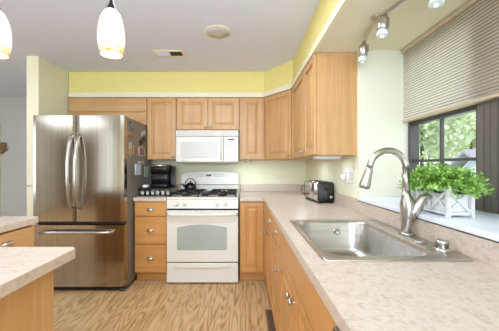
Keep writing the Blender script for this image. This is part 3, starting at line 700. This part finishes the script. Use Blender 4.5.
for k in range(460):
    a = random.random()*2*PI; el = math.asin(random.uniform(-.2, 1)); d = Vector((math.cos(a)*math.cos(el)*.135, math.sin(a)*math.cos(el)*.20, math.sin(el)*.112+.016))
    root = Vector((random.uniform(-.03, .03), random.uniform(-.09, .09), .012)); tip = root*.3+d*random.uniform(.78, 1.08); mid = root.lerp(tip, .55)+Vector((0, 0, .02))
    tip.z = max(tip.z, .0 if abs(tip.x) > .072 or abs(tip.y) > .142 else .028)
    stems.tube([root, mid, tip], .0012, 4, False)
    for j in range(7):
        t_ = .45+.55*j/6; p = root.lerp(mid, t_*2) if t_ < .5 else mid.lerp(tip, t_*2-1)
        dr_ = (tip-root).normalized()+Vector((random.gauss(0, .8), random.gauss(0, .8), random.gauss(.2, .6)))
        leafq(p, dr_, random.uniform(.011, .019))
stems.build('stems', M['leaf'], bp)
b = MB(); b.bm.free(); b.bm = bm; b.build('foliage', M['leaf'], bp)

# ------------------------------------------------------------------ window shade
bl = thing('cellular_shade', 'beige pleated cellular shade covering the top of the window', 'window shade', (1.165, 1.21, 0))
y0, y1 = YN+.012-1.21, YJ-.012-1.21
f = MB(); n = 28; zt, zb = 2.062, 1.581; loops = []
st_ = (zt-zb)/n; fold_shadows = MB()
for k in range(n):            # rounded cells with dark strips between that paint in the fold shadows
    z = zt-st_*k
    for dz, x in ((.0022, .005), (.3*st_, -.002), (.55*st_, -.0045), (.8*st_, -.002), (st_-.0022, .005)): loops.append([Vector((x, y0, z-dz)), Vector((x, y1, z-dz))])
    fold_shadows.box(.001, .006, y0, y1, z-.0015, z+.0015)
f.loft(loops, False, False, smooth=False, closed=False)
tag(fold_shadows.build('fold_shadow_lines', M['seam'], bl), kind='stuff')
f.build('pleated_fabric', M['blind'], bl)
MB().box(-.02, .03, y0, y1, 2.062, 2.085, .004).build('head_rail', M['rail'], bl)
MB().box(-.014, .026, y0, y1, 1.562, 1.580, .004).build('bottom_rail', M['rail'], bl)

# ------------------------------------------------------------------ lights and ceiling fittings
tk = thing('track_light', 'wavy nickel track light with spotlight heads under the cream soffit', 'track light', (.78, 1.3, ZS))
raw = [(.80, 1.79), (.785, 1.745), (.765, 1.68), (.752, 1.6), (.748, 1.52), (.752, 1.435), (.785, 1.3), (.83, 1.22), (.87, 1.12), (.88, 1.0), (.85, .88), (.80, .78), (.77, .66)]
pp = []
for i in range(len(raw)-1):
    p0, p1, p2, p3 = [Vector(raw[max(0, min(len(raw)-1, i+k))]) for k in (-1, 0, 1, 2)]
    for k in range(4):
        u = k/4; q = .5*((2*p1)+(p2-p0)*u+(2*p0-5*p1+4*p2-p3)*u*u+(3*p1-p0-3*p2+p3)*u**3); pp.append((q.x-.78, q.y-1.3, -.035))
tb = MB(); tb.tube(pp, .0125, 8); tb.build('track', M['nickel'], tk)
for (x, y) in ((.752, 1.52), (.80, .78)): MB().lathe([(.03, -.001), (.03, -.008), (.008, -.014), (.006, -.03)], 18, Matrix.Translation((x-.78, y-1.3, 0))).build('ceiling_mount', M['nickel'], tk)
for (x, y, tx, ty) in ((.79, 1.76, 4, 3), (.757, 1.45, 10, -10), (.855, 1.17, 14, -8), (.82, .82, 0, 10)):
    mt = Matrix.Translation((x-.78, y-1.3, -.035)) @ Matrix.Rotation(R(tx), 4, 'Y') @ Matrix.Rotation(R(ty), 4, 'X')
    hd = MB(); hd.lathe([(.006, -.011), (.006, -.016), (.025, -.018), (.028, -.026), (.028, -.088), (.025, -.09)], 18, mt); hd.tube([mt @ Vector((.028, 0, -.012)), mt @ Vector((.031, 0, -.06))], .004, 6)
    hd = hd.build('spot_head', M['nickel'], tk)
    MB().lathe([(.022, -.0905), (.029, -.105), (.030, -.122), (.026, -.126), (.01, -.122)], 18, mt).build('glass_lens', M['clearglass'], hd)
    MB().lathe([(.011, -.1265), (.010, -.131), (.004, -.133)], 12, mt).build('bulb', M['lens'], hd)
def pendant(label, x, y, zb, L_):
    p = thing('pendant_lamp', label, 'pendant lamp', (x, y, ZC), 0, 'pendant lamps over the peninsula')
    MB().lathe([(.06, -.001), (.06, -.012), (.02, -.03), (.008, -.036)], 24).build('canopy', M['bronze'], p)
    zt_ = zb+L_-ZC
    MB().tube([(0, 0, -.036), (0, 0, zt_+.045)], .003, 6).build('cord', M['bronze'], p)
    MB().lathe([(.006, zt_+.05), (.009, zt_+.03), (.02, zt_+.004), (.021, zt_-.004)], 18).build('socket_cap', M['bronze'], p)
    z = lambda u: zt_-L_*u
    pr = [(.0205, z(.005)), (.034, z(.08)), (.046, z(.22)), (.053, z(.4)), (.0565, z(.58)), (.055, z(.76)), (.049, z(.92)), (.045, z(1.0)), (.0425, z(1.0)), (.046, z(.92)), (.052, z(.76)), (.05, z(.4)), (.043, z(.22))]
    MB().lathe(pr, 28, cap=False).build('glass_shade', M['shade'], p)
    MB().lathe([(.01, z(.25)), (.024, z(.45)), (.026, z(.6)), (.015, z(.74)), (.004, z(.76))], 14).build('bulb', M['bulb'], p)
    lamp('pendant_glow', 'POINT', (x, y, zb-.01), (0, 0, 0), 2.2, (1, .88, .7), shadow_soft_size=.04)
pendant('lit mottled glass pendant hanging near the photo top, right of the two', -.585, 1.2, 1.741, .2)
pendant('lit amber-edged glass pendant cut by the left edge of the photo', -1.1, 1.2, 1.741, .2)
vt = thing('ceiling_vent', 'white rectangular air vent in the ceiling towards the fridge', 'vent', (-.745, 2.75, ZC))
MB().box(-.155, .155, -.075, .075, -.008, -.0005, .003).build('frame', M['trim'], vt)
MB().box(-.125, -.005, -.045, .045, -.0095, -.0081).build('damper_panel', M['button'], vt)
MB().box(.005, .125, -.045, .045, -.0095, -.0081).build('damper_panel', M['dark'], vt)
sl = MB()
for k in range(7): sl.box(-.125, .0, -.042+.0135*k, -.038+.0135*k, -.0125, -.0096)
sl.build('louvres', M['ceil'], vt)
sp = thing('ceiling_speaker', 'round white speaker grille set in the ceiling', 'speaker', (-.215, 2.32, ZC))
MB().lathe([(.118, -.0005), (.118, -.006), (.108, -.009), (.1, -.007)], 36).build('ring', M['trim'], sp)
MB().lathe([(.0995, -.002), (.0995, -.0075), (.05, -.009), (.002, -.0095)], 36).build('grille', plain('speaker_grille', '#dcd7cd', .8, noise=.12, nscale=160), sp)
MB().lathe([(.007, -.0097), (.006, -.011)], 12).build('centre_dot', M['trim'], sp)
for (x, y, lb) in ((.065, 3.42, 'small round puck light under the cabinet right of the microwave'), (.62, 2.80, 'small round puck light under the cabinet beside the corner')):
    p = thing('puck_light', lb, 'light', (x, y-.09 if x < .5 else y, ZB-.0005), 0, 'under-cabinet puck lights')
    MB().lathe([(.03, 0), (.033, -.008), (.03, -.016), (.026, -.018)], 20).build('housing', M['nickel'], p); MB().lathe([(.025, -.0182), (.02, -.021)], 20).build('lens', M['clearglass'], p)
    lamp('puck_glow', 'AREA', (p.location.x, p.location.y, ZB-.025), (0, 0, 0), .75, COOL_TINT, shape='DISK', size=.05)
lamp('bar_glow', 'AREA', (.68, 2.2, ZB-.03), (0, 0, 0), .3, COOL_TINT, shape='RECTANGLE', size=.16, size_y=.05)
ub = thing('under_cabinet_light', 'slim white light bar under the cabinet end nearest the window', 'light', (.68, 2.2, ZB-.0005))
MB().box(-.1, .1, -.04, .04, -.022, 0, .004).build('housing', M['white'], ub); MB().box(-.085, .085, -.03, .03, -.026, -.0222, .002).build('diffuser', M['enamel2'], ub)
MB().tube([(.1, 0, -.012), (.13, .02, -.02), (.155, .05, -.01)], .003, 6).build('cord', M['white'], ub)

# ------------------------------------------------------------------ foreground peninsula
pt = thing('peninsula_countertop', 'beige speckled counter in the left foreground with a clipped corner', 'countertop', (-1.5, 1.0, CT-.04))
P = [(-.678, 1.092), (-.70, 1.115), (-1.345, 1.115), (-1.345, 1.775), (-1.37, 1.80), (-2.0, 1.80), (-2.0, -.2), (-.678, -.2)]
MB().prism([(x+1.5, y-1.0) for x, y in P], 0, .04, b=.0025).build('worktop', M['counter'], pt)
pc = thing('peninsula_cabinet', 'maple base under the near left counter, with a plain end panel', 'cabinet', (-1.2, .5, 0))
MB().box(-.15, .468, -.6, .545, .1, CT-.0415, .002).build('body', M['maple_v'], pc); MB().box(-.14, .42, -.59, .5, 0, .0995).build('toe_kick', M['maple_h'], pc)
lc = cabinet('base_cabinet', 'maple drawer cabinet in the left run behind the clipped counter', (-1.372, 1.048, 0), 90, .71, .58, CT-.041,
             doors=[(.006, .704, .115, .64, (.06, .58))], drawers=[(.006, .704, .655, .862, (.50, .80))], toe=.1)
fg = thing('floor_register', 'small brown slotted floor vent at the foot of the right cabinets', 'vent', (.236, 2.18, .0005))
MB().box(-.045, .045, -.16, .16, 0, .005, .002).build('frame', M['brown'], fg)
sl = MB()
for k in range(15): sl.box(-.034, .034, -.145+.02*k, -.136+.02*k, .0051, .0065)
sl.build('slots', M['grill'], fg)

# ------------------------------------------------------------------ hall bits at the left edge
orn = thing('wall_ornament', 'small dark brown ornament at the left edge against the grey hall', 'ornament', (-3.99, 4.4995, 1.55))
m = MB()
for x, z, r in ((0, .05, .05), (.03, -.01, .045), (-.02, -.05, .045), (-.03, .02, .04), (.035, .06, .03)):
    m.lathe([(.004, 0), (r*.7, .008), (r, .02), (r*.7, .032), (.004, .04)], 14, ROT('X', 90, (x, 0, z)))
m.build('rosettes', M['brown'], orn)
lt = thing('latch_bracket', 'small white latch on the end of the cream wall beside fridge', 'latch', (-2.225, 2.8225, 1.045))
MB().box(-.018, .018, -.006, 0, -.02, .02, .002).build('plate', M['white'], lt); MB().tube([(0, -.006, 0), (.0, -.03, .0), (-.012, -.04, .01)], [.006, .007, .008], 10).build('hook', M['nickel'], lt)
